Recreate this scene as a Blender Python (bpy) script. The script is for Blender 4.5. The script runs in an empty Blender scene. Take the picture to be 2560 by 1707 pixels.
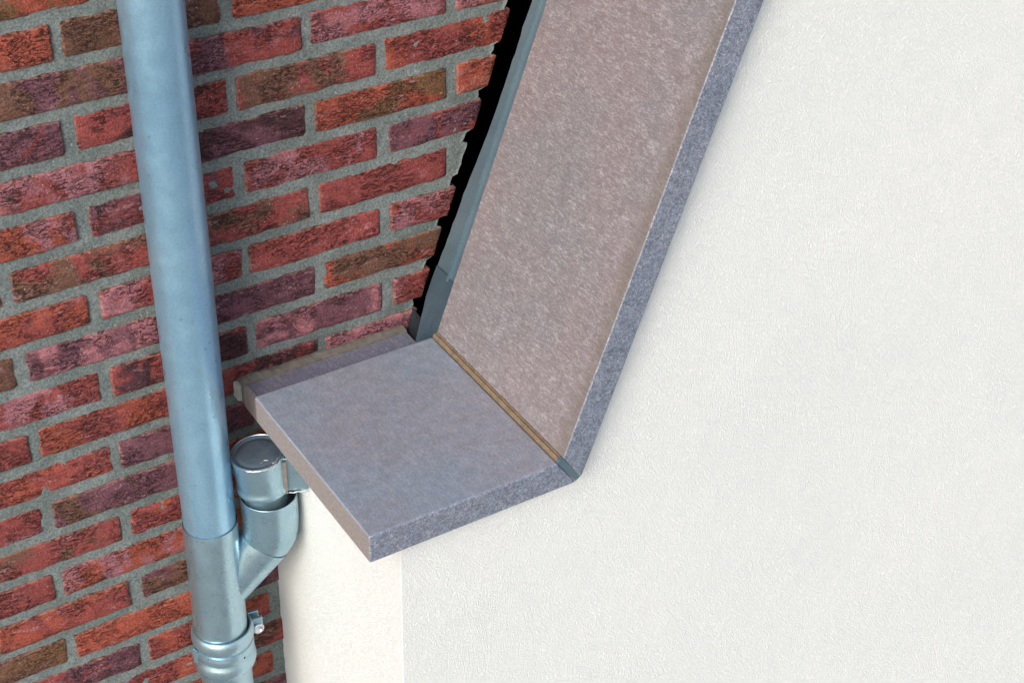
import bpy, bmesh, math, random
from mathutils import Vector, Matrix, noise
random.seed(7)
C = bpy.context.scene.collection
SC = bpy.context.scene

# ---------------------------------------------------------------- camera
cam_d = bpy.data.cameras.new('camera'); cam = bpy.data.objects.new('camera', cam_d); C.objects.link(cam)
cam_d.sensor_width = 36; cam_d.lens = 62.06; cam_d.clip_start = .05; cam_d.clip_end = 500
rot = Matrix(((.8495, .2940, -.4381), (-.5273, .5028, -.6849), (.0189, .8128, .5822)))
cam.matrix_world = Matrix.Translation((-.5484, -1.8636, .8853)) @ rot.to_4x4()
SC.camera = cam

# ---------------------------------------------------------------- light
SUN_DIR = Vector((-.82, -.64, .62)).normalized()
w = bpy.data.worlds.new('World'); SC.world = w; w.use_nodes = True
nt = w.node_tree; bg = nt.nodes['Background']
sky = nt.nodes.new('ShaderNodeTexSky'); sky.sky_type = 'NISHITA'; sky.sun_disc = False
sky.sun_elevation = math.asin(SUN_DIR.z); sky.sun_rotation = math.atan2(SUN_DIR.x, SUN_DIR.y)
sky.air_density = 1.0; sky.dust_density = 3.0; sky.ozone_density = 1.0
nt.links.new(sky.outputs[0], bg.inputs[0]); bg.inputs[1].default_value = .13
sd = bpy.data.lights.new('sun', 'SUN'); sd.energy = 1.35; sd.angle = math.radians(35); sd.color = (1, .995, .985)
sun = bpy.data.objects.new('sun', sd); C.objects.link(sun)
sun.rotation_euler = SUN_DIR.to_track_quat('Z', 'Y').to_euler(); sun.location = SUN_DIR * 8
SC.view_settings.view_transform = 'Standard'; SC.view_settings.look = 'None'
SC.view_settings.exposure = 0.58; SC.view_settings.gamma = 1.0; SC.view_settings.use_curve_mapping = False

# ---------------------------------------------------------------- node helper
class Mat:
    def __init__(s, name):
        s.m = bpy.data.materials.new(name); s.m.use_nodes = True; s.t = s.m.node_tree
        s.b = s.t.nodes['Principled BSDF']
    def n(s, typ, **kw):
        o = s.t.nodes.new(typ)
        for k, v in kw.items():
            if k.startswith('i_'):
                key = k[2:]; key = int(key) if key.isdigit() else key
                o.inputs[key].default_value = v
            else: setattr(o, k, v)
        return o
    def l(s, a, b): s.t.links.new(a, b)
    def pos(s, scale=(1, 1, 1), rot=(0, 0, 0)):
        g = s.n('ShaderNodeTexCoord'); m = s.n('ShaderNodeMapping')
        m.inputs['Scale'].default_value = scale; m.inputs['Rotation'].default_value = rot
        gg = s.n('ShaderNodeNewGeometry'); s.l(gg.outputs['Position'], m.inputs[0]); s.t.nodes.remove(g)
        return m.outputs[0]
    def noise(s, vec, scale, detail=2, rough=.5, dist=0):
        o = s.n('ShaderNodeTexNoise'); o.inputs['Scale'].default_value = scale; o.inputs['Detail'].default_value = detail
        o.inputs['Roughness'].default_value = rough; o.inputs['Distortion'].default_value = dist
        s.l(vec, o.inputs['Vector']); return o.outputs['Fac']
    def ramp(s, fac, a, b, va=0., vb=1.):
        o = s.n('ShaderNodeMapRange', interpolation_type='SMOOTHSTEP')
        for i, v in zip((1, 2, 3, 4), (a, b, va, vb)): o.inputs[i].default_value = v
        s.l(fac, o.inputs[0]); return o.outputs[0]
    def math(s, op, a, b=None):
        o = s.n('ShaderNodeMath', operation=op)
        for i, v in enumerate((a, b)):
            if v is None: continue
            if isinstance(v, (int, float)): o.inputs[i].default_value = v
            else: s.l(v, o.inputs[i])
        return o.outputs[0]
    def mix(s, fac, a, b, blend='MIX'):
        o = s.n('ShaderNodeMix', data_type='RGBA', blend_type=blend)
        if isinstance(fac, (int, float)): o.inputs[0].default_value = fac
        else: s.l(fac, o.inputs[0])
        for i, v in ((6, a), (7, b)):
            if isinstance(v, tuple): o.inputs[i].default_value = (*v, 1)
            else: s.l(v, o.inputs[i])
        return o.outputs[2]
    def bump(s, h, dist, strength=1., prev=None):
        o = s.n('ShaderNodeBump'); o.inputs['Strength'].default_value = strength; o.inputs['Distance'].default_value = dist
        s.l(h, o.inputs['Height'])
        if prev is not None: s.l(prev, o.inputs['Normal'])
        return o.outputs[0]
    def scalecol(s, col, fac):   # multiply colour by a scalar socket
        v = s.n('ShaderNodeVectorMath', operation='SCALE'); s.l(col, v.inputs[0]); s.l(fac, v.inputs['Scale']); return v.outputs[0]

def m_brick():
    M = Mat('brick'); p = M.pos()
    a = M.n('ShaderNodeAttribute', attribute_type='OBJECT', attribute_name='tone_a').outputs['Vector']
    b = M.n('ShaderNodeAttribute', attribute_type='OBJECT', attribute_name='tone_b').outputs['Vector']
    ar = M.n('ShaderNodeAttribute', attribute_type='GEOMETRY', attribute_name='arris').outputs['Fac']
    f = M.ramp(M.noise(p, 13, 3, .6, 1.0), .44, .56)
    col = M.mix(f, a, b)
    # smeared streaks along the bed
    ps = M.pos((1, 1, 3.2))
    col = M.scalecol(col, M.ramp(M.noise(ps, 60, 5, .65, .8), .25, .75,   .70, 1.32))
    col = M.scalecol(col, M.ramp(M.noise(p, 400, 3, .7), .28, .72, .60, 1.46))
    # pale lime bloom
    bl = M.math('MULTIPLY', M.ramp(M.noise(ps, 22, 4, .6, 1.), .56, .68), M.ramp(M.noise(p, 260, 3, .6), .42, .6))
    col = M.mix(M.math('MULTIPLY', bl, .75), col, (.40, .22, .26))
    sp = M.ramp(M.noise(p, 330, 1, .5), .735, .77)
    col = M.mix(M.math('MULTIPLY', sp, .7), col, (.55, .47, .44))
    # sandy creases
    cr = M.noise(M.pos((1, 1, 2.6), (0, .25, 0)), 48, 6, .62, 1.6)
    cr = M.math('ABSOLUTE', M.math('SUBTRACT', cr, .5))
    mask = M.ramp(M.noise(p, 19, 2), .42, .56)
    crack = M.math('MULTIPLY', M.ramp(cr, .006, .034, 1, 0), mask)
    col = M.mix(M.math('MULTIPLY', crack, .9), col, (.030, .012, .012))
    pit = M.ramp(M.noise(p, 190, 2, .6), .30, .37, 1, 0)
    col = M.mix(M.math('MULTIPLY', pit, .5), col, (.035, .014, .014))
    col = M.mix(M.math('MULTIPLY', ar, M.ramp(M.noise(p, 160, 3), .38, .62, .05, .75)), col, (.44, .23, .17))
    M.l(col, M.b.inputs['Base Color']); M.b.inputs['Roughness'].default_value = .88
    M.b.inputs['Specular IOR Level'].default_value = .25
    h = M.math('SUBTRACT', M.noise(p, 300, 5, .7), M.math('MULTIPLY', crack, 1.1))
    n1 = M.bump(h, .0026, 1.)
    n2 = M.bump(M.noise(ps, 80, 4, .65, .8), .004, .5, n1)
    M.l(n2, M.b.inputs['Normal']); return M.m

def m_mortar():
    M = Mat('mortar'); p = M.pos()
    col = M.mix(M.ramp(M.noise(p, 14, 3), .35, .65), (.145, .175, .170), (.190, .220, .218))
    col = M.scalecol(col, M.ramp(M.noise(p, 330, 4, .7), .25, .75, .60, 1.42))
    dk = M.ramp(M.noise(p, 230, 2), .30, .40, 1, 0)
    col = M.mix(M.math('MULTIPLY', dk, .5), col, (.07, .08, .08))
    lt = M.ramp(M.noise(p, 280, 1), .70, .76)
    col = M.mix(M.math('MULTIPLY', lt, .6), col, (.42, .44, .38))
    M.l(col, M.b.inputs['Base Color']); M.b.inputs['Roughness'].default_value = .95
    M.b.inputs['Specular IOR Level'].default_value = .2
    M.l(M.bump(M.noise(p, 260, 5, .75), .0022, 1., M.bump(M.noise(p, 60, 3), .004, .5)), M.b.inputs['Normal']); return M.m

def m_stucco():
    M = Mat('white_render'); p = M.pos()
    col = M.mix(M.ramp(M.noise(p, 2.2, 4), .3, .7), (.80, .83, .83), (.83, .85, .85))
    h = M.noise(p, 195, 2, .5, 1.5)
    h = M.ramp(M.math('ABSOLUTE', M.math('SUBTRACT', h, .5)), 0, .16)
    h2 = M.noise(p, 480, 3, .6)
    col = M.mix(M.ramp(h, .0, .45, .22, 0), col, (.60, .68, .64))
    M.l(col, M.b.inputs['Base Color']); M.b.inputs['Roughness'].default_value = .9
    M.b.inputs['Specular IOR Level'].default_value = .2
    M.l(M.bump(h2, .0008, .5, M.bump(h, .0017, .6, M.bump(M.noise(p, 16, 3), .006, .25))), M.b.inputs['Normal']); return M.m

def m_coping(name, ca, cb, metal=.35, rough=.48, mottle=0.0, edge_reflect=False):
    M = Mat(name); p = M.pos()
    col = M.mix(M.ramp(M.noise(p, 5, 4, .55), .36, .64), ca, cb)
    # brushed fibre-like flecks
    st = M.noise(M.pos((1.0, .25, 1.0), (.35, .5, .5)), 330, 3, .7, 1.4)
    col = M.mix(M.math('MULTIPLY', M.ramp(st, .46, .66, 0, .55), M.ramp(M.noise(p, 55, 3), .3, .7, .6, 1)), col, (.56, .54, .56))
    st2 = M.noise(M.pos((1.0, .3, 1.0), (-.5, .2, -.4)), 300, 2, .6, 1.0)
    col = M.mix(M.ramp(st2, .56, .74, 0, .3), col, (.60, .57, .55))
    if edge_reflect:      # reflection on the rounded front edge, painted as a brown band
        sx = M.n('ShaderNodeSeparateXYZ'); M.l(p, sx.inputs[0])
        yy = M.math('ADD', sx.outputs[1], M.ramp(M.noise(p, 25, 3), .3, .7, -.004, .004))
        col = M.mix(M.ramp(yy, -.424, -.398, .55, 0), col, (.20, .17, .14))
    col = M.scalecol(col, M.ramp(M.noise(p, 520, 3, .7), .3, .7, .84, 1.16))
    col = M.scalecol(col, M.ramp(M.noise(p, 60, 3, .6), .3, .7, .93, 1.07))
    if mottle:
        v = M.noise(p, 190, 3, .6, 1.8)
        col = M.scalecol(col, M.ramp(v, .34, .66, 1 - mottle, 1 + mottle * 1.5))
    M.l(col, M.b.inputs['Base Color']); M.b.inputs['Metallic'].default_value = metal
    M.l(M.ramp(M.noise(p, 40, 3), .3, .7, rough - .06, rough + .08), M.b.inputs['Roughness'])
    M.l(M.bump(M.noise(p, 380, 3, .6), .0004, .5), M.b.inputs['Normal']); return M.m

def m_zinc(name, ca, cb, rough=.36, metal=.85, spot=.25):
    M = Mat(name); p = M.pos((1, 1, .5))
    col = M.mix(M.ramp(M.noise(p, 9, 4, .6, .4), .35, .65), ca, cb)
    col = M.scalecol(col, M.ramp(M.noise(M.pos(), 330, 3, .7), .3, .7, .93, 1.07))
    dk = M.ramp(M.noise(M.pos(), 95, 1), .745, .78)
    col = M.mix(M.math('MULTIPLY', dk, spot), col, (.10, .15, .17))
    M.l(col, M.b.inputs['Base Color']); M.b.inputs['Metallic'].default_value = metal
    M.l(M.ramp(M.noise(M.pos(), 45, 4, .6), .3, .7, rough - .05, rough + .09), M.b.inputs['Roughness'])
    M.l(M.bump(M.noise(M.pos(), 40, 1), .0010, .22), M.b.inputs['Normal']); return M.m

def m_plain(name, col, rough=.8, metal=0, var=.25, scale=120):
    M = Mat(name); p = M.pos()
    rgb = M.n('ShaderNodeRGB'); rgb.outputs[0].default_value = (*col, 1)
    c = M.scalecol(rgb.outputs[0], M.ramp(M.noise(p, scale, 4, .65), .25, .75, 1 - var, 1 + var))
    M.l(c, M.b.inputs['Base Color']); M.b.inputs['Roughness'].default_value = rough; M.b.inputs['Metallic'].default_value = metal
    M.l(M.bump(M.noise(p, scale * 2, 3), .0006, .6), M.b.inputs['Normal']); return M.m

BRICK, MORTAR, STUCCO = m_brick(), m_mortar(), m_stucco()
SLAB = m_coping('coping_metal', (.345, .350, .405), (.315, .380, .460), .35, .44)  # coping metal with the sky's reflection put into a bluer colour
RAKE = m_coping('coping_metal_raked', (.268, .225, .236), (.240, .228, .243), .30, .50, 0, True)  # same metal, the bricks' reflection put into a pinker colour
FACE = m_coping('coping_metal_face_shade', (.165, .200, .275), (.190, .220, .290), .3, .5, .28)  # same metal, shade of the front faces put into a darker colour
PIPE = m_zinc('pipe_zinc', (.31, .56, .77), (.38, .64, .83), .32, .75)
PIPE_NEW = m_zinc('pipe_zinc_fitting', (.33, .50, .60), (.40, .57, .65), .30, .85, .06)
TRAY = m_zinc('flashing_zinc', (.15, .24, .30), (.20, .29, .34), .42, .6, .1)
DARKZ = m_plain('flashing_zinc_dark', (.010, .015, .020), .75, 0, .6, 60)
SOLDER = m_plain('solder', (.72, .76, .80), .3, .85, .15, 300)
TAN = m_plain('tan_sealant', (.20, .145, .09), .7, 0, .25, 90)
GREYTAN = m_plain('grey_tan_sealant', (.17, .155, .13), .8, 0, .25, 90)
PLUG = m_plain('pale_plug', (.40, .43, .38), .8, 0, .15, 150)
BRICK_TINT = m_plain('brown_edge', (.31, .28, .275), .6, .2, .2, 200)  # brick reflection on the slab's left face, put into the colour
BLACK = m_plain('shade_liner', (.0012, .0012, .0012), 1, 0, .2, 20)
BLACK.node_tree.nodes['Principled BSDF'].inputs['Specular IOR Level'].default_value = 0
GROUND = m_plain('ground_paving', (.22, .22, .21), .9, 0, .2, 3)

# ---------------------------------------------------------------- object helpers
def link(name, me, mat, parent=None, smooth=False):
    o = bpy.data.objects.new(name, me); C.objects.link(o)
    if mat: me.materials.append(mat)
    if parent: o.parent = parent
    if smooth:
        for p in me.polygons: p.use_smooth = True
    return o
def from_bm(name, bm, mat, parent=None, smooth=False, bevel=0, segs=2):
    bmesh.ops.recalc_face_normals(bm, faces=bm.faces)
    me = bpy.data.meshes.new(name); bm.to_mesh(me); bm.free()
    o = link(name, me, mat, parent, smooth)
    if bevel:
        b = o.modifiers.new('edge', 'BEVEL'); b.width = bevel; b.segments = segs; b.limit_method = 'ANGLE'; b.angle_limit = math.radians(25)
        for p in me.polygons: p.use_smooth = True
        b.harden_normals = True
    return o
def empty(name, loc, label, cat):
    o = bpy.data.objects.new(name, None); C.objects.link(o); o.location = loc; o.empty_display_size = .05
    o['label'] = label; o['category'] = cat; return o
def tag(o, label=None, cat=None, kind=None):
    if label: o['label'] = label
    if cat: o['category'] = cat
    if kind: o['kind'] = kind
    return o
def prism(bm, poly, y0, y1):      # polygon in x,z swept along y
    a = [bm.verts.new((x, y0, z)) for x, z in poly]; b = [bm.verts.new((x, y1, z)) for x, z in poly]
    bm.faces.new(a); bm.faces.new(b[::-1]); n = len(poly)
    for i in range(n): bm.faces.new((a[i], b[i], b[(i + 1) % n], a[(i + 1) % n]))
def lathe(bm, prof, base, mat=None, seg=64, cap0=False, cap1=False):   # prof (r, z), open surface unless capped
    mat = mat or Matrix()
    rings = []
    for r, z in prof:
        rings.append([bm.verts.new(Vector(base) + (mat @ Vector((r * math.cos(2 * math.pi * k / seg), r * math.sin(2 * math.pi * k / seg), z)))) for k in range(seg)])
    for A, B in zip(rings, rings[1:]):
        for k in range(seg): bm.faces.new((A[k], A[(k + 1) % seg], B[(k + 1) % seg], B[k]))
    if cap0: bm.faces.new(rings[0])
    if cap1: bm.faces.new(rings[-1][::-1])
def sweep(bm, pts, seg=64):      # pts: (centre, direction, radius)
    rings = []
    for c, d, r in pts:
        d = Vector(d).normalized(); u = Vector((0, 1, 0)); u = (u - u.dot(d) * d).normalized(); v = d.cross(u)
        rings.append([bm.verts.new(Vector(c) + r * (math.cos(2 * math.pi * k / seg) * u + math.sin(2 * math.pi * k / seg) * v)) for k in range(seg)])
    for A, B in zip(rings, rings[1:]):
        for k in range(seg): bm.faces.new((A[k], A[(k + 1) % seg], B[(k + 1) % seg], B[k]))
    return rings

# ---------------------------------------------------------------- dimensions
L, H = .2127, .0625                   # brick + joint
I0 = Vector((.4486, 0, -.5527))       # inner corner where slab top meets raked panel
ANG = math.radians(70.3)
S = Vector((math.cos(ANG), 0, math.sin(ANG))); N = Vector((-math.sin(ANG), 0, math.cos(ANG)))
T = .043; ZS = I0.z; Y0, Y1 = -.43, -.105
def xcut(z): return .6149 + (z + .1857) * .348
def rk(s, t):                          # point on the rake: s up the slope, t below the panel's plane
    v = I0 + S * s - N * t; return (v.x, v.z)

# ---------------------------------------------------------------- ground
bm = bmesh.new(); bmesh.ops.create_grid(bm, x_segments=1, y_segments=1, size=60)
g = from_bm('ground', bm, GROUND); g.location = (0, 0, -3.3); tag(g, 'grey paved ground below the walls', None, 'structure')

# ---------------------------------------------------------------- brick wall
bw = empty('brick_wall', (0, 0, -3.3), 'red and purple brick wall with grey mortar behind the zinc downpipe', 'wall')
bw_inv = Matrix.Translation((0, 0, 3.3))
ROW0, ROW1 = -7, 20
TONES = dict(O=(.31, .074, .048), R=(.245, .058, .054), P=(.145, .060, .080), B=(.145, .072, .050), K=(.32, .128, .150),
             D=(.075, .032, .040), Y=(.155, .078, .038), C=(.37, .125, .09))
KEY = {('A',-.5):'OY',('B',-1):'OO',('B',0):'BB',('B',1):'OO',('C',-.5):'BP',('C',.5):'PR',('C',1.5):'RK',('C',2.5):'KC',
 ('D',-1):'PR',('D',0):'RD',('D',1):'RB',('D',2):'OR',('E',-.5):'KR',('E',.5):'PD',('E',1.5):'OY',('E',2.5):'OC',
 ('F',-1):'KO',('F',0):'PR',('F',1):'RK',('F',2):'PR',('G',-.5):'BR',('G',.5):'BR',('G',1.5):'RR',('G',2.5):'RR',
 ('H',-1):'RO',('H',0):'RK',('H',1):'RR',('H',2):'RK',('I',-1.5):'BB',('I',-.5):'KP',('I',.5):'PP',('I',1.5):'BO',
 ('J',-1):'RK',('J',0):'RD',('J',1):'KP',('J',2):'KR',('K',-1.5):'RR',('K',-.5):'OR',('K',.5):'RD',('K',1.5):'PK',
 ('L',-1):'OR',('L',0):'PP',('L',1):'DP',('M',-1.5):'KR',('M',-.5):'PB',('N',-1):'BR',('N',0):'RO',('O',-1.5):'RR',('O',-.5):'OK',
 ('P',-1):'RO',('P',0):'PB',('Q',-1.5):'YB',('Q',-.5):'OO',('R',-1):'PR',('R',0):'RO',('S',-1.5):'YO',('S',-.5):'RO',('T',-1):'PR'}
JX, JZ = .0150, .0162
def brick(x0, x1, z0, z1, seed, cut):
    """one hand-moulded brick: a finely gridded, wobbly face and plain flanks"""
    w_, h_ = x1 - x0, z1 - z0
    nx = max(5, int(w_ / .0075)); nz = 6
    bm = bmesh.new(); lay = bm.verts.layers.float.new('arris')
    cx, cz = (x0 + x1) / 2, (z0 + z1) / 2
    dz0, dz1 = random.uniform(-.0012, .0012), random.uniform(-.0012, .0012)
    tilt = random.uniform(-.004, .004); proud = random.uniform(-.0022, .0012)
    def nz_(x, z, f, k): return noise.noise(Vector((x * f, seed * 3.7 + k * 11.1, z * f)))
    us = [0, .0035 / w_] + [(.0035 + (w_ - .007) * i / (nx - 2)) / w_ for i in range(1, nx - 2)] + [1 - .0035 / w_, 1]
    vs = [0, .003 / h_] + [(.003 + (h_ - .006) * i / (nz - 2)) / h_ for i in range(1, nz - 2)] + [1 - .003 / h_, 1]
    G = []
    for j, v in enumerate(vs):
        row = []
        for i, u in enumerate(us):
            xe1 = x1
            x = x0 + u * w_; z = z0 + v * h_ + dz0 * (1 - v) + dz1 * v + tilt * (u - .5) * .5
            ex = min(u, 1 - u) * w_; ez = min(v, 1 - v) * h_
            # wobbly outline
            if ez < 1e-5: z += (.0016 * nz_(x, z, 42, 1) + .0009 * nz_(x, z, 130, 2)) * 1.25
            if ex < 1e-5: x += .0016 * nz_(x, z, 60, 3)
            if ex < 1e-5 and ez < 1e-5:      # soft corners
                k = .0008 + .0012 * random.random(); x += k if u < .5 else -k; z += k if v < .5 else -k
            if cut and u > .5:               # sawn along the rake
                lim = xcut(z) + .0012 * nz_(x, z, 170, 5)
                x = min(x, lim - (1 - u) * .004)
            edge = ez < 1e-5 or ex < 1e-5
            y = -.0012 - proud + .0012 * nz_(x, z, 26, 6) + .0009 * nz_(x, z * 2.2, 85, 7)
            if edge: y += .0016
            vv = bm.verts.new((x - cx, y, z - cz)); vv[lay] = 1.0 if edge else 0.0
            row.append(vv)
        G.append(row)
    for j in range(len(vs) - 1):
        for i in range(len(us) - 1): bm.faces.new((G[j][i], G[j][i + 1], G[j + 1][i + 1], G[j + 1][i]))
    loop = G[0][:] + [G[j][-1] for j in range(1, len(vs))] + G[-1][-2::-1] + [G[j][0] for j in range(len(vs) - 2, 0, -1)]
    back = []
    for vtx in loop:
        b = bm.verts.new((vtx.co.x, .055, vtx.co.z)); b[lay] = .0; back.append(b)
    for i in range(len(loop)):
        bm.faces.new((loop[i], back[i], back[(i + 1) % len(loop)], loop[(i + 1) % len(loop)]))
    bmesh.ops.recalc_face_normals(bm, faces=bm.faces)
    me = bpy.data.meshes.new('brick'); bm.to_mesh(me); bm.free()
    for p in me.polygons: p.use_smooth = p.center.y < .02
    o = link('brick', me, BRICK, bw); o.location = (cx, 0, cz + 3.3)
    return o
n = 0
for r in range(ROW0, ROW1 + 1):
    z0 = -r * H + .0012; z1 = z0 + H - JZ
    x = -1.0 * L * 3 if r % 2 else -3.5 * L
    k = round(x / L * 2) / 2
    while True:
        x0, x1 = k * L + JX / 2 + .004, (k + 1) * L - JX / 2 + .004
        zc = (z0 + z1) / 2
        right = xcut(zc) if zc > -.62 else .236
        if x0 > right - .018: break
        if x1 > -.56:
            jit = random.uniform(-.0022, .0022)
            cut = x1 > right - .012 and zc > -.62
            xe = min(x1 + random.uniform(-.002, .002), right + .02 if cut else right + (.0 if zc > -.62 else .03))
            # the bottom edge is cut further left than the top edge
            b = brick(x0 + jit, min(xe, xcut(z1)) if cut else xe, z0, z1, n, cut)
            key = KEY.get((chr(65 + r), k)) if 0 <= r < 26 else None
            if key is None: key = random.choice(['OO', 'OR', 'RR', 'RK', 'PR', 'BR', 'PP', 'RO', 'RB', 'OY'])
            v = random.uniform(.9, 1.1)
            b['tone_a'] = [c * v for c in TONES[key[0]]]; b['tone_b'] = [c * v for c in TONES[key[1]]]
            n += 1
        k += 1
# mortar bed: one gritty sheet behind the brick faces with a ragged edge along the rake
bm = bmesh.new(); pl = []
ztop, zbot = -ROW0 * H + H, -ROW1 * H - .01
def mx(z):
    if z < -.625: return .30
    fr = ((z - .0012) % H)
    inbed = fr > H - JZ
    return xcut(z) - (.010 if inbed else .002) + .004 * noise.noise(Vector((z * 90, 3, 1)))
zz = zbot; rows = []
while zz < ztop:
    rows.append(zz); zz += .0032
cols = 150
grid = []
for z in rows:
    xr = mx(z); row = []
    for i in range(cols + 1):
        x = -.60 + (xr + .60) * i / cols
        y = .0020 + .0017 * noise.noise(Vector((x * 55, 9, z * 55))) + .0009 * noise.noise(Vector((x * 160, 2, z * 160)))
        row.append(bm.verts.new((x, y, z + 3.3)))
    grid.append(row)
for A, B in zip(grid, grid[1:]):
    for i in range(cols): bm.faces.new((A[i], A[i + 1], B[i + 1], B[i]))
# thickness at the ragged edge and the outer rims
for rim in ([r_[-1] for r_ in grid], [r_[0] for r_ in grid], grid[0], grid[-1]):
    bk = [bm.verts.new((v.co.x, .09, v.co.z)) for v in rim]
    for i in range(len(rim) - 1): bm.faces.new((rim[i], rim[i + 1], bk[i + 1], bk[i]))
me = bpy.data.meshes.new('mortar'); bm.to_mesh(me); bm.free()
link('mortar', me, MORTAR, bw, True)

# near-black liner added to keep the hollow behind the rake dark
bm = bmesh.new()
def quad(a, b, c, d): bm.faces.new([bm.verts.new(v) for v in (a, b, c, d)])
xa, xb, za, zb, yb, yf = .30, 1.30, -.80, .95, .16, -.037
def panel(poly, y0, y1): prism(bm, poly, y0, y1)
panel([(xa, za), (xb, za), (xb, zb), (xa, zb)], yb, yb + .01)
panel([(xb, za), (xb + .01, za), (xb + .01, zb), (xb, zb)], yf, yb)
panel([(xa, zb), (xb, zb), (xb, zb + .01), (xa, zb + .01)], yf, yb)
o = from_bm('shade_liner', bm, BLACK); tag(o, 'black liner added to darken the gap between brick and coping', 'membrane')  # category only: an added dark liner, no real membrane

# ---------------------------------------------------------------- white rendered gable wall
gw = empty('rendered_wall', (.228, -.40, -3.3), 'smooth white rendered gable wall with its return beside the downpipe', 'wall')
XW, YW = .228, -.400
zu = ZS - T - .0015                      # underside of the slab
bm = bmesh.new()
def rkx(s): x, z = rk(s, T + .0015); return (x, z)
poly = [(XW, -3.3), (3.2, -3.3), (3.2, rkx(1.7)[1]), rkx(1.7)]
p_up = rkx(0); s_at = (zu - rkx(0)[1]) / S.z; p_in = rkx(s_at)
poly += [p_in, (XW, zu)]
prism(bm, poly, YW, -.125)
ed = [e for e in bm.edges if abs(e.verts[0].co.x - XW) < 1e-5 and abs(e.verts[1].co.x - XW) < 1e-5 and all(abs(v.co.y - YW) < 1e-5 for v in e.verts)]
bmesh.ops.bevel(bm, geom=ed, offset=.0010, segments=2, affect='EDGES', profile=.5)
for v in bm.verts: v.co -= Vector((.228, -.40, -3.3))
o = from_bm('gable_face', bm, STUCCO, gw)
bm = bmesh.new()
q0 = (( -.634) - rkx(0)[1]) / S.z
prism(bm, [(XW, -3.3), (3.2, -3.3), (3.2, rkx(1.7)[1]), rkx(1.7), rkx(q0), (XW, -.634)], -.125, -.042)
for v in bm.verts: v.co -= Vector((.228, -.40, -3.3))
from_bm('gable_back', bm, STUCCO, gw)
bm = bmesh.new()
prism(bm, [(XW, -3.3), (.60, -3.3), (.60, -.655), (XW, -.655)], -.042, .03)
for v in bm.verts: v.co -= Vector((.228, -.40, -3.3))
from_bm('wall_return', bm, STUCCO, gw)
bm = bmesh.new()                         # top of the return under the low strip
prism(bm, [(XW, -.655), (.44, -.655), (.44, -.634), (XW, -.634)], -.0415, -.003)
for v in bm.verts: v.co -= Vector((.228, -.40, -3.3))
from_bm('wall_top', bm, STUCCO, gw)

# ---------------------------------------------------------------- coping: level slab
X0 = .170
cs = empty('level_coping', (X0, Y1, ZS - T), 'short level grey coping slab over the white wall corner', 'coping')
def local(bm, o):
    for v in bm.verts: v.co -= o.location
G1 = .0062
xi = I0.x - G1; mit = T * .704
def box_grid_slab():
    bm = bmesh.new()
    ny = 14
    prof = [(X0, ZS), (xi, ZS), (xi + mit, ZS - T), (X0, ZS - T)]
    prism(bm, prof, Y0, Y1); return bm
bm = box_grid_slab(); 
local(bm, cs)
o = from_bm('slab', bm, SLAB, cs, bevel=.0030, segs=3)
o.data.materials.append(FACE); o.data.materials.append(BRICK_TINT)
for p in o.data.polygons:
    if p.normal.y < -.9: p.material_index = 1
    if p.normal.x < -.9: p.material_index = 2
# rear strip: lower piece reaching back to the bricks
rs = empty('rear_coping_strip', (.2, -.06, -.632), 'low blue grey strip between coping slab and brick wall', 'coping')
bm = bmesh.new(); prism(bm, [(.199, -.602), (.451, -.602), (.451, -.632), (.199, -.632)], -.20, -.0155); local(bm, rs)
o = from_bm('strip', bm, m_coping('coping_metal_strip', (.23, .225, .30), (.215, .23, .315), .3, .5), rs, bevel=.0012)
bm = bmesh.new()                          # sealant bead against the bricks, slightly uneven
A = []
for i in range(61):
    x = .190 + (.451 - .190) * i / 60
    wv = .0026 * noise.noise(Vector((x * 30, 0, 4))) + .0012 * noise.noise(Vector((x * 140, 0, 8)))
    A.append([bm.verts.new(v) for v in ((x, .003, -.632), (x, .003, -.5975 + wv), (x, -.006 + wv, -.5968 + wv), (x, -.0165 + wv * 1.6, -.6000), (x, -.0170 + wv * 1.6, -.632))])
for a, b in zip(A, A[1:]):
    for k in range(5): bm.faces.new((a[k], b[k], b[(k + 1) % 5], a[(k + 1) % 5]))
bm.faces.new(A[0]); bm.faces.new(A[-1][::-1]); local(bm, rs)
from_bm('sealant_bead', bm, GREYTAN, rs)
bm = bmesh.new(); prism(bm, [(.1905, -.6005), (.1985, -.6005), (.1985, -.640), (.1905, -.636)], -.20, -.0172); local(bm, rs)
from_bm('end_trim', bm, BRICK_TINT, rs, bevel=.001)
bm = bmesh.new(); prism(bm, [(.1835, -.6015), (.1900, -.6015), (.1900, -.6300), (.1835, -.6270)], -.013, .002); local(bm, rs)
from_bm('end_plug', bm, PLUG, rs, bevel=.001)

# ---------------------------------------------------------------- coping: raked panel
rc = empty('raked_coping', (I0.x, Y1, I0.z), 'long sloping pinkish grey coping panel rising along the gable', 'coping')
STOP = 1.55
a = rk(G1, 0); b = rk(STOP, 0); c = rk(STOP, T); d = rk(G1 - mit, T)
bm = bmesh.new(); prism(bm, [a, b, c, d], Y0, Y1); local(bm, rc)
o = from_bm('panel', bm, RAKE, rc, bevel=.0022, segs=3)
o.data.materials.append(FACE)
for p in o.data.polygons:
    if p.normal.y < -.9: p.material_index = 1
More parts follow.
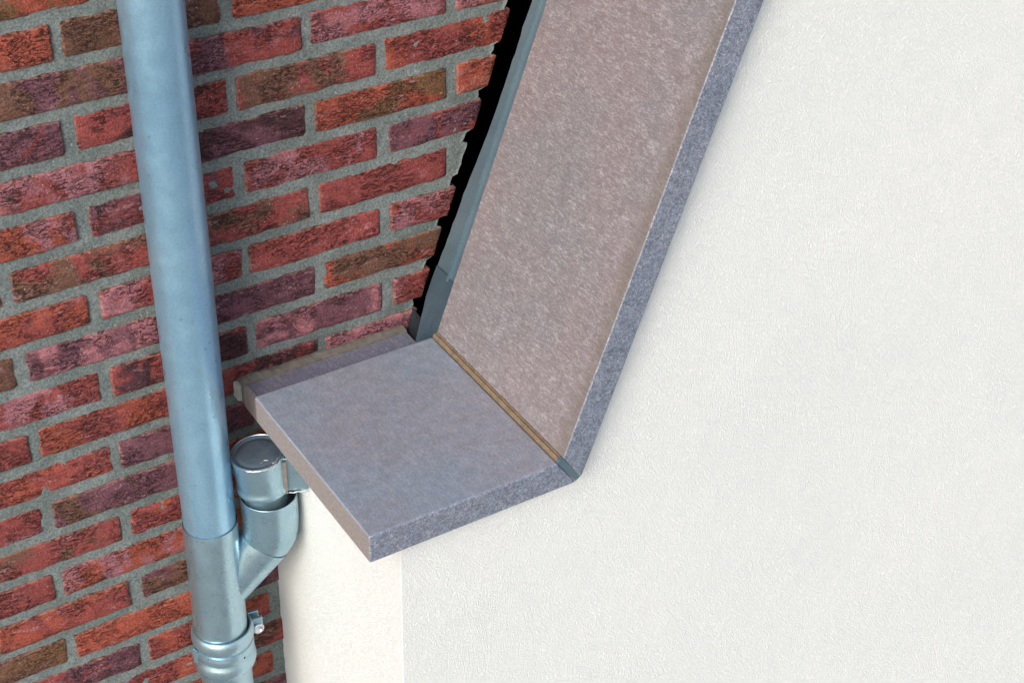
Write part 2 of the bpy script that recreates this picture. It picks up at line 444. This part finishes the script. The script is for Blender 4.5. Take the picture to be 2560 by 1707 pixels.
# mitre strip between the slab and the panel: tan on top, blue grey metal on the front
pin = Vector((I0.x - G1, 0, I0.z)); 
def mpt(u, t):     # u 0..1 across the strip, t down the mitre
    a_ = Vector((I0.x - G1, 0, I0.z)); b_ = I0 + S * G1
    q = a_.lerp(b_, u) + Vector((mit, 0, -T)) * (t / T); return (q.x, q.z)
bm = bmesh.new()
prism(bm, [mpt(.04, .0015), mpt(.3, -.0005), mpt(.6, -.0009), mpt(.8, .0010), mpt(.96, .0002), mpt(.96, T - .004), mpt(.04, T - .004)], Y0 + .007, Y1 - .0005); local(bm, rc)
o = from_bm('mitre_sealant', bm, TAN, rc)
tag(o, 'tan sealant line in the mitre')
bm = bmesh.new()
prism(bm, [mpt(.04, .001), mpt(.5, -.0004), mpt(.96, .001), mpt(.96, T - .001), mpt(.04, T - .001)], Y0 + .0015, Y0 + .0065); local(bm, rc)
from_bm('mitre_cover', bm, TRAY, rc)

# ---------------------------------------------------------------- zinc flashing beside the raked panel
zf = empty('zinc_flashing', (I0.x, -.07, I0.z), 'blue grey folded zinc flashing strip beside the dark gap', 'flashing')
edge = [(-.03, -.040), (.03, -.032), (.10, -.036), (.15, -.039), (.21, -.042), (.27, -.048), (.325, -.051), (.42, -.0515), (.455, -.050), (.48, -.0525), (.60, -.052), (.8, -.052), (1.5, -.052)]
def ye(s):
    for (s0, y0_), (s1, y1_) in zip(edge, edge[1:]):
        if s <= s1: return y0_ + (y1_ - y0_) * (s - s0) / (s1 - s0)
    return edge[-1][1]
bm = bmesh.new(); R_ = []
s = .070
TR = .020
while s < 1.5:
    e_ = ye(s) + .0022 * noise.noise(Vector((s * 60, 0, 2)))
    ring = []
    for y, t in ((Y1 - .015, TR - .004), (-.0765, TR - .004), (-.0755, TR - .0075), (-.0735, TR - .0075), (-.0725, TR), (e_ - .001, TR), (e_, TR + .001), (e_, TR + .016)):
        x, z = rk(s, t); ring.append(bm.verts.new((x, y, z)))
    R_.append(ring); s += .012
for A, B in zip(R_, R_[1:]):
    for k in range(len(A) - 1): bm.faces.new((A[k], A[k + 1], B[k + 1], B[k]))
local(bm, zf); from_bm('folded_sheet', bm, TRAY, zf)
bm = bmesh.new(); R_ = []; s = -.045
while s < .076:
    e_ = ye(s) - .0008 + .0012 * noise.noise(Vector((s * 60, 0, 2)))
    ring = []
    for y, t in ((Y1 - .015, TR - .006), (-.074, TR - .006), (-.070, TR - .003), (e_ - .001, TR - .002), (e_, TR - .001), (e_, TR + .018)):
        x, z = rk(s, t); ring.append(bm.verts.new((x, y, z)))
    R_.append(ring); s += .012
for A, B in zip(R_, R_[1:]):
    for k in range(len(A) - 1): bm.faces.new((A[k], A[k + 1], B[k + 1], B[k]))
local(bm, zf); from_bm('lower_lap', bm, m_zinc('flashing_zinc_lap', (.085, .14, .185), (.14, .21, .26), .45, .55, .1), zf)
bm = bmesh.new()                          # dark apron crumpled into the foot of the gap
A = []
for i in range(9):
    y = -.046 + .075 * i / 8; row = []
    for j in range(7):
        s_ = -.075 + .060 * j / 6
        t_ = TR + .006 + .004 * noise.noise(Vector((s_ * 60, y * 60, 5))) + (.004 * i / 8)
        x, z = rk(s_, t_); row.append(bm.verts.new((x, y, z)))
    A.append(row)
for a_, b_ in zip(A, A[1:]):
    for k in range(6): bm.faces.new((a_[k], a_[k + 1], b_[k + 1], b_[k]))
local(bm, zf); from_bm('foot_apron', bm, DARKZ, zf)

# ---------------------------------------------------------------- downpipe
PX, PY = .1003, -.075
dp = empty('downpipe', (PX, PY, -3.3), 'round zinc downpipe with side branch in front of the brick wall', 'downpipe')
def pt(x, y, z): return Vector((x, y, z)) - dp.location
bm = bmesh.new()
sweep(bm, [(pt(.0935, PY, .55), (0, 0, 1), .0383), (pt(.0967, PY, 0), (0, 0, 1), .0383), (pt(.0990, PY, -.40), (0, 0, 1), .0381), (pt(PX, PY, -.755), (0, 0, 1), .0367), (pt(PX, PY, -.80), (0, 0, 1), .0366)])
from_bm('upper_pipe', bm, PIPE, dp, True)
ZM = -.968
ZSM = -.765
bm = bmesh.new()
lathe(bm, [(.0381, ZSM - .012), (.0382, ZSM), (.0384, ZSM + .0003), (.0386, ZSM - .0003), (.0385, ZSM - .05), (.0385, ZM + .02), (.0380, ZM - .02)], pt(PX + .0003, PY, 0), seg=64)
from_bm('branch_body', bm, PIPE_NEW, dp, True)
# branch tube and elbow
bd = Vector((-.585, .24, -.81)).normalized()
E = Vector((.1765, -.0885, -.819))
bm = bmesh.new()
sweep(bm, [(pt(*(E + bd * .012)), bd, .0386), (pt(*E), bd, .0388), (pt(*(E - bd * .0004)), bd, .0392), (pt(*E), bd, .0397), (pt(*(E + bd * .03)), bd, .0388), (pt(*(E + bd * .100)), bd, .0372)])
from_bm('branch_arm', bm, PIPE_NEW, dp, True)
bm = bmesh.new()
P0_ = Vector((.1835, -.095, -.735)); path = []
for i in range(3): path.append((P0_ + Vector((0, 0, -.016 * i)), Vector((0, 0, -1)), (.0400, .0401, .0401)[i]))
ctrl = [Vector((.1835, -.095, -.767)), Vector((.1835, -.095, -.806)), E]
for i in range(1, 13):
    t = i / 12
    p_ = ctrl[0] * (1 - t) ** 2 + ctrl[1] * 2 * t * (1 - t) + ctrl[2] * t * t
    d_ = (ctrl[1] - ctrl[0]) * (1 - t) + (ctrl[2] - ctrl[1]) * t
    if t > .75: d_ = bd
    path.append((p_, d_, .0401 - .0022 * max(0, t - .6) / .4))
path = [(pt(*a_), b_, r_) for a_, b_, r_ in path]
c0, d0, r0 = path[0]; cl, dl, rl = path[-1]
rim_in = [(c0 + Vector((0, 0, -.02)), d0, r0 - .0022), (c0 + Vector((0, 0, 0)), d0, r0 - .0016), (c0 + Vector((0, 0, .0006)), d0, r0 - .0006)]
path = rim_in + path + [(cl + bd * .008, dl, rl)]
sweep(bm, path)
from_bm('elbow', bm, PIPE_NEW, dp, True)
# weld strip where the branch meets the main pipe
bm = bmesh.new(); ws = []
for i in range(13):
    z = -.812 - .112 * i / 12; a1 = math.radians(-22 - 3 * math.sin(i / 12 * math.pi)); 
    ws.append([bm.verts.new(pt(PX + .0394 * math.cos(a1 + da), PY + .0394 * math.sin(a1 + da), z)) for da in (-.09, 0, .09)])
for a_, b_ in zip(ws, ws[1:]):
    for k in range(2): bm.faces.new((a_[k], a_[k + 1], b_[k + 1], b_[k]))
from_bm('weld_strip', bm, PIPE_NEW, dp, True)
# socket cup with closed lid
CX, CY = .172, -.095
tl = Matrix.Rotation(math.radians(-5), 3, 'Y')
cupb = pt(CX, CY, -.657)
bm = bmesh.new()
lathe(bm, [(.0335, -.0035), (.0350, -.0005), (.0366, .0012), (.0376, .0008), (.0380, -.0015), (.0375, -.012), (.0362, -.045), (.0362, -.0505), (.0378, -.0535), (.0385, -.0568), (.0378, -.0600), (.0325, -.0630), (.0315, -.0660), (.0305, -.095)], cupb, tl, 72)
from_bm('socket_cup', bm, PIPE_NEW, dp, True)
bm = bmesh.new()
lathe(bm, [(.0358, .0006), (.0335, .0004), (.0320, -.0012), (.0300, -.0014), (.0285, -.0004), (.024, .0002), (.012, .0010), (.001, .0012)], cupb, tl, 72, cap1=True)
o = from_bm('cup_lid', bm, m_zinc('lid_zinc', (.11, .16, .21), (.20, .26, .32), .3, .55, .1), dp, True)
# solder beads round the lid and along its front
def bead(name, pts_, r, seed, parent=dp, mat=SOLDER):
    bm = bmesh.new(); rings = []
    m_ = len(pts_)
    for i, p_ in enumerate(pts_):
        d_ = (Vector(pts_[min(i + 1, m_ - 1)]) - Vector(pts_[max(i - 1, 0)])).normalized()
        u = Vector((0, 0, 1)); u = (u - u.dot(d_) * d_).normalized(); v = d_.cross(u)
        rr = r * (.65 + .7 * abs(noise.noise(Vector((i * .55, seed, 0))))) * min(1, .15 + i / 2, .15 + (m_ - 1 - i) / 2)
        rings.append([bm.verts.new(Vector(p_) + rr * (math.cos(k * math.pi / 4) * u + math.sin(k * math.pi / 4) * v * 1.1)) for k in range(8)])
    for A, B in zip(rings, rings[1:]):
        for k in range(8): bm.faces.new((A[k], A[(k + 1) % 8], B[(k + 1) % 8], B[k]))
    return from_bm(name, bm, mat, parent, True)
def cp(a, r, z): return cupb + tl @ Vector((r * math.cos(math.radians(a)), r * math.sin(math.radians(a)), z))
bead('solder_bead', [cp(a, .0378, -.0005 + .0005 * math.sin(a)) for a in range(-142, -58, 4)], .0019, 1)
bead('solder_bead', [cp(a, .0335 - .001 * math.sin(a * .3), .0002) for a in range(-78, -44, 4)], .0017, 5)
bead('solder_bead', [cp(-108 + i * 5, .022 + .002 * math.sin(i * 1.3), .0006) for i in range(9)], .0006, 9)
# outlet chute from the wall into the cup: front sheet plus folded flange
bm = bmesh.new()
def plan(poly, z0, z1):
    a_ = [bm.verts.new(pt(x, y, z0)) for x, y in poly]; b_ = [bm.verts.new(pt(x, y, z1)) for x, y in poly]
    bm.faces.new(a_); bm.faces.new(b_[::-1]); n_ = len(poly)
    for i in range(n_): bm.faces.new((a_[i], a_[(i + 1) % n_], b_[(i + 1) % n_], b_[i]))
plan([(.1965, -.124), (.2275, -.137), (.2275, -.070), (.2010, -.066)], -.716, -.658)
from_bm('outlet_chute', bm, PIPE_NEW, dp, bevel=.0015)
bm = bmesh.new(); plan([(.1925, -.1272), (.1985, -.1292), (.1990, -.1265), (.1935, -.1245)], -.717, -.661)
from_bm('chute_flange', bm, m_plain('flange_grey', (.22, .20, .19), .5, .3, .15, 150), dp)  # dark reflection on the seam strip painted as the flange colour
bead('solder_bead', [pt(.1985 + .029 * i / 9, -.1285 - .0100 * i / 9, -.7165 + .0008 * math.sin(i * 2)) for i in range(10)], .0014, 12)
bead('solder_bead', [pt(.2265, -.1370, -.715 + .05 * i / 12) for i in range(13)], .0012, 15)
# collar with two beads, lower pipe
bm = bmesh.new()
prof = [(.0396, -.03), (.0398, -.0005), (.0404, .0010), (.0425, .0006), (.0450, -.0035), (.0463, -.0095), (.0462, -.0150), (.0447, -.0205), (.0425, -.0245), (.0418, -.0280),
        (.0418, -.0440), (.0425, -.0475), (.0450, -.0515), (.0464, -.0570), (.0464, -.0630), (.0450, -.0690), (.0415, -.0740), (.0388, -.0765), (.0380, -.0800), (.0380, -.60)]
prof2 = []
lathe(bm, prof, pt(PX + .0018, PY, ZM), seg=72)
from_bm('collar', bm, PIPE_NEW, dp, True)
bm = bmesh.new(); lathe(bm, [(.0379, 0), (.0379, -1.8)], pt(PX + .0018, PY, ZM - .5), seg=48)
from_bm('lower_pipe', bm, PIPE, dp, True)
# clamp band with hinge and bolt
cb = bmesh.new()
lathe(cb, [(.0420, -.0275), (.0432, -.0278), (.0436, -.0300), (.0446, -.0330), (.0451, -.0360), (.0446, -.0390), (.0436, -.0420), (.0432, -.0445), (.0420, -.0448)], pt(PX + .0018, PY, ZM), seg=72)
band = from_bm('clamp_band', cb, PIPE_NEW, dp, True)
def boxat(bm, c, ax, hx, hy, hz):
    vs_ = []
    m_ = Matrix.Rotation(ax, 3, 'Z')
    for sx in (-1, 1):
        for sy in (-1, 1):
            for sz in (-1, 1): vs_.append(bm.verts.new(Vector(c) + m_ @ Vector((sx * hx, sy * hy, sz * hz))))
    for f in ((0, 1, 3, 2), (4, 6, 7, 5), (0, 4, 5, 1), (2, 3, 7, 6), (0, 2, 6, 4), (1, 5, 7, 3)): bm.faces.new([vs_[i] for i in f])
bm = bmesh.new(); ah = math.radians(172)
hc = Vector((PX + .0018 + .0462 * math.cos(ah), PY + .0462 * math.sin(ah) - .006, ZM - .036))
boxat(bm, pt(*hc), ah, .0030, .0060, .0120); boxat(bm, pt(*(hc + Vector((-.002, -.003, .0135)))), ah, .0022, .0035, .0035)
from_bm('hinge', bm, PIPE_NEW, band, bevel=.001)
bm = bmesh.new(); ae = math.radians(-8)
ec = Vector((PX + .0018 + .0530 * math.cos(ae), PY + .0530 * math.sin(ae) + .004, ZM - .020))
boxat(bm, pt(*ec), ae, .0095, .0030, .0120)
boxat(bm, pt(*(ec + Vector((0, .012, .004)))), ae, .0085, .0030, .0120)
from_bm('clamp_ear', bm, PIPE_NEW, band, bevel=.0015)
bolt_m = Matrix.Rotation(math.radians(90), 3, 'X')
bc = pt(ec.x + .0005, ec.y - .0045, ZM - .026)
bm = bmesh.new(); lathe(bm, [(.0045, -.02), (.0045, -.001), (.0085, -.001), (.0090, .0010), (.0086, .0026), (.0068, .0034), (.0056, .0032), (.0050, .0012), (.001, .0010)], bc, bolt_m, 32, cap1=True)
from_bm('bolt', bm, SOLDER, band, True)
bm = bmesh.new()
ad = math.radians(-72); hcx = pt(PX + .0018 + .0452 * math.cos(ad), PY + .0452 * math.sin(ad), ZM - .0365)
lathe(bm, [(.0016, 0), (.0012, .0004), (.0001, .0004)], hcx, Matrix.Rotation(ad, 3, 'Z') @ Matrix.Rotation(math.radians(90), 3, 'Y'), 12, cap1=True)
from_bm('rivet_hole', bm, BLACK, band)

for o in bpy.data.objects:                # keep split normals tidy on turned parts
    if o.type == 'MESH' and o.parent == dp and not o.modifiers:
        try: o.data.set_sharp_from_angle(angle=math.radians(42))
        except Exception: pass
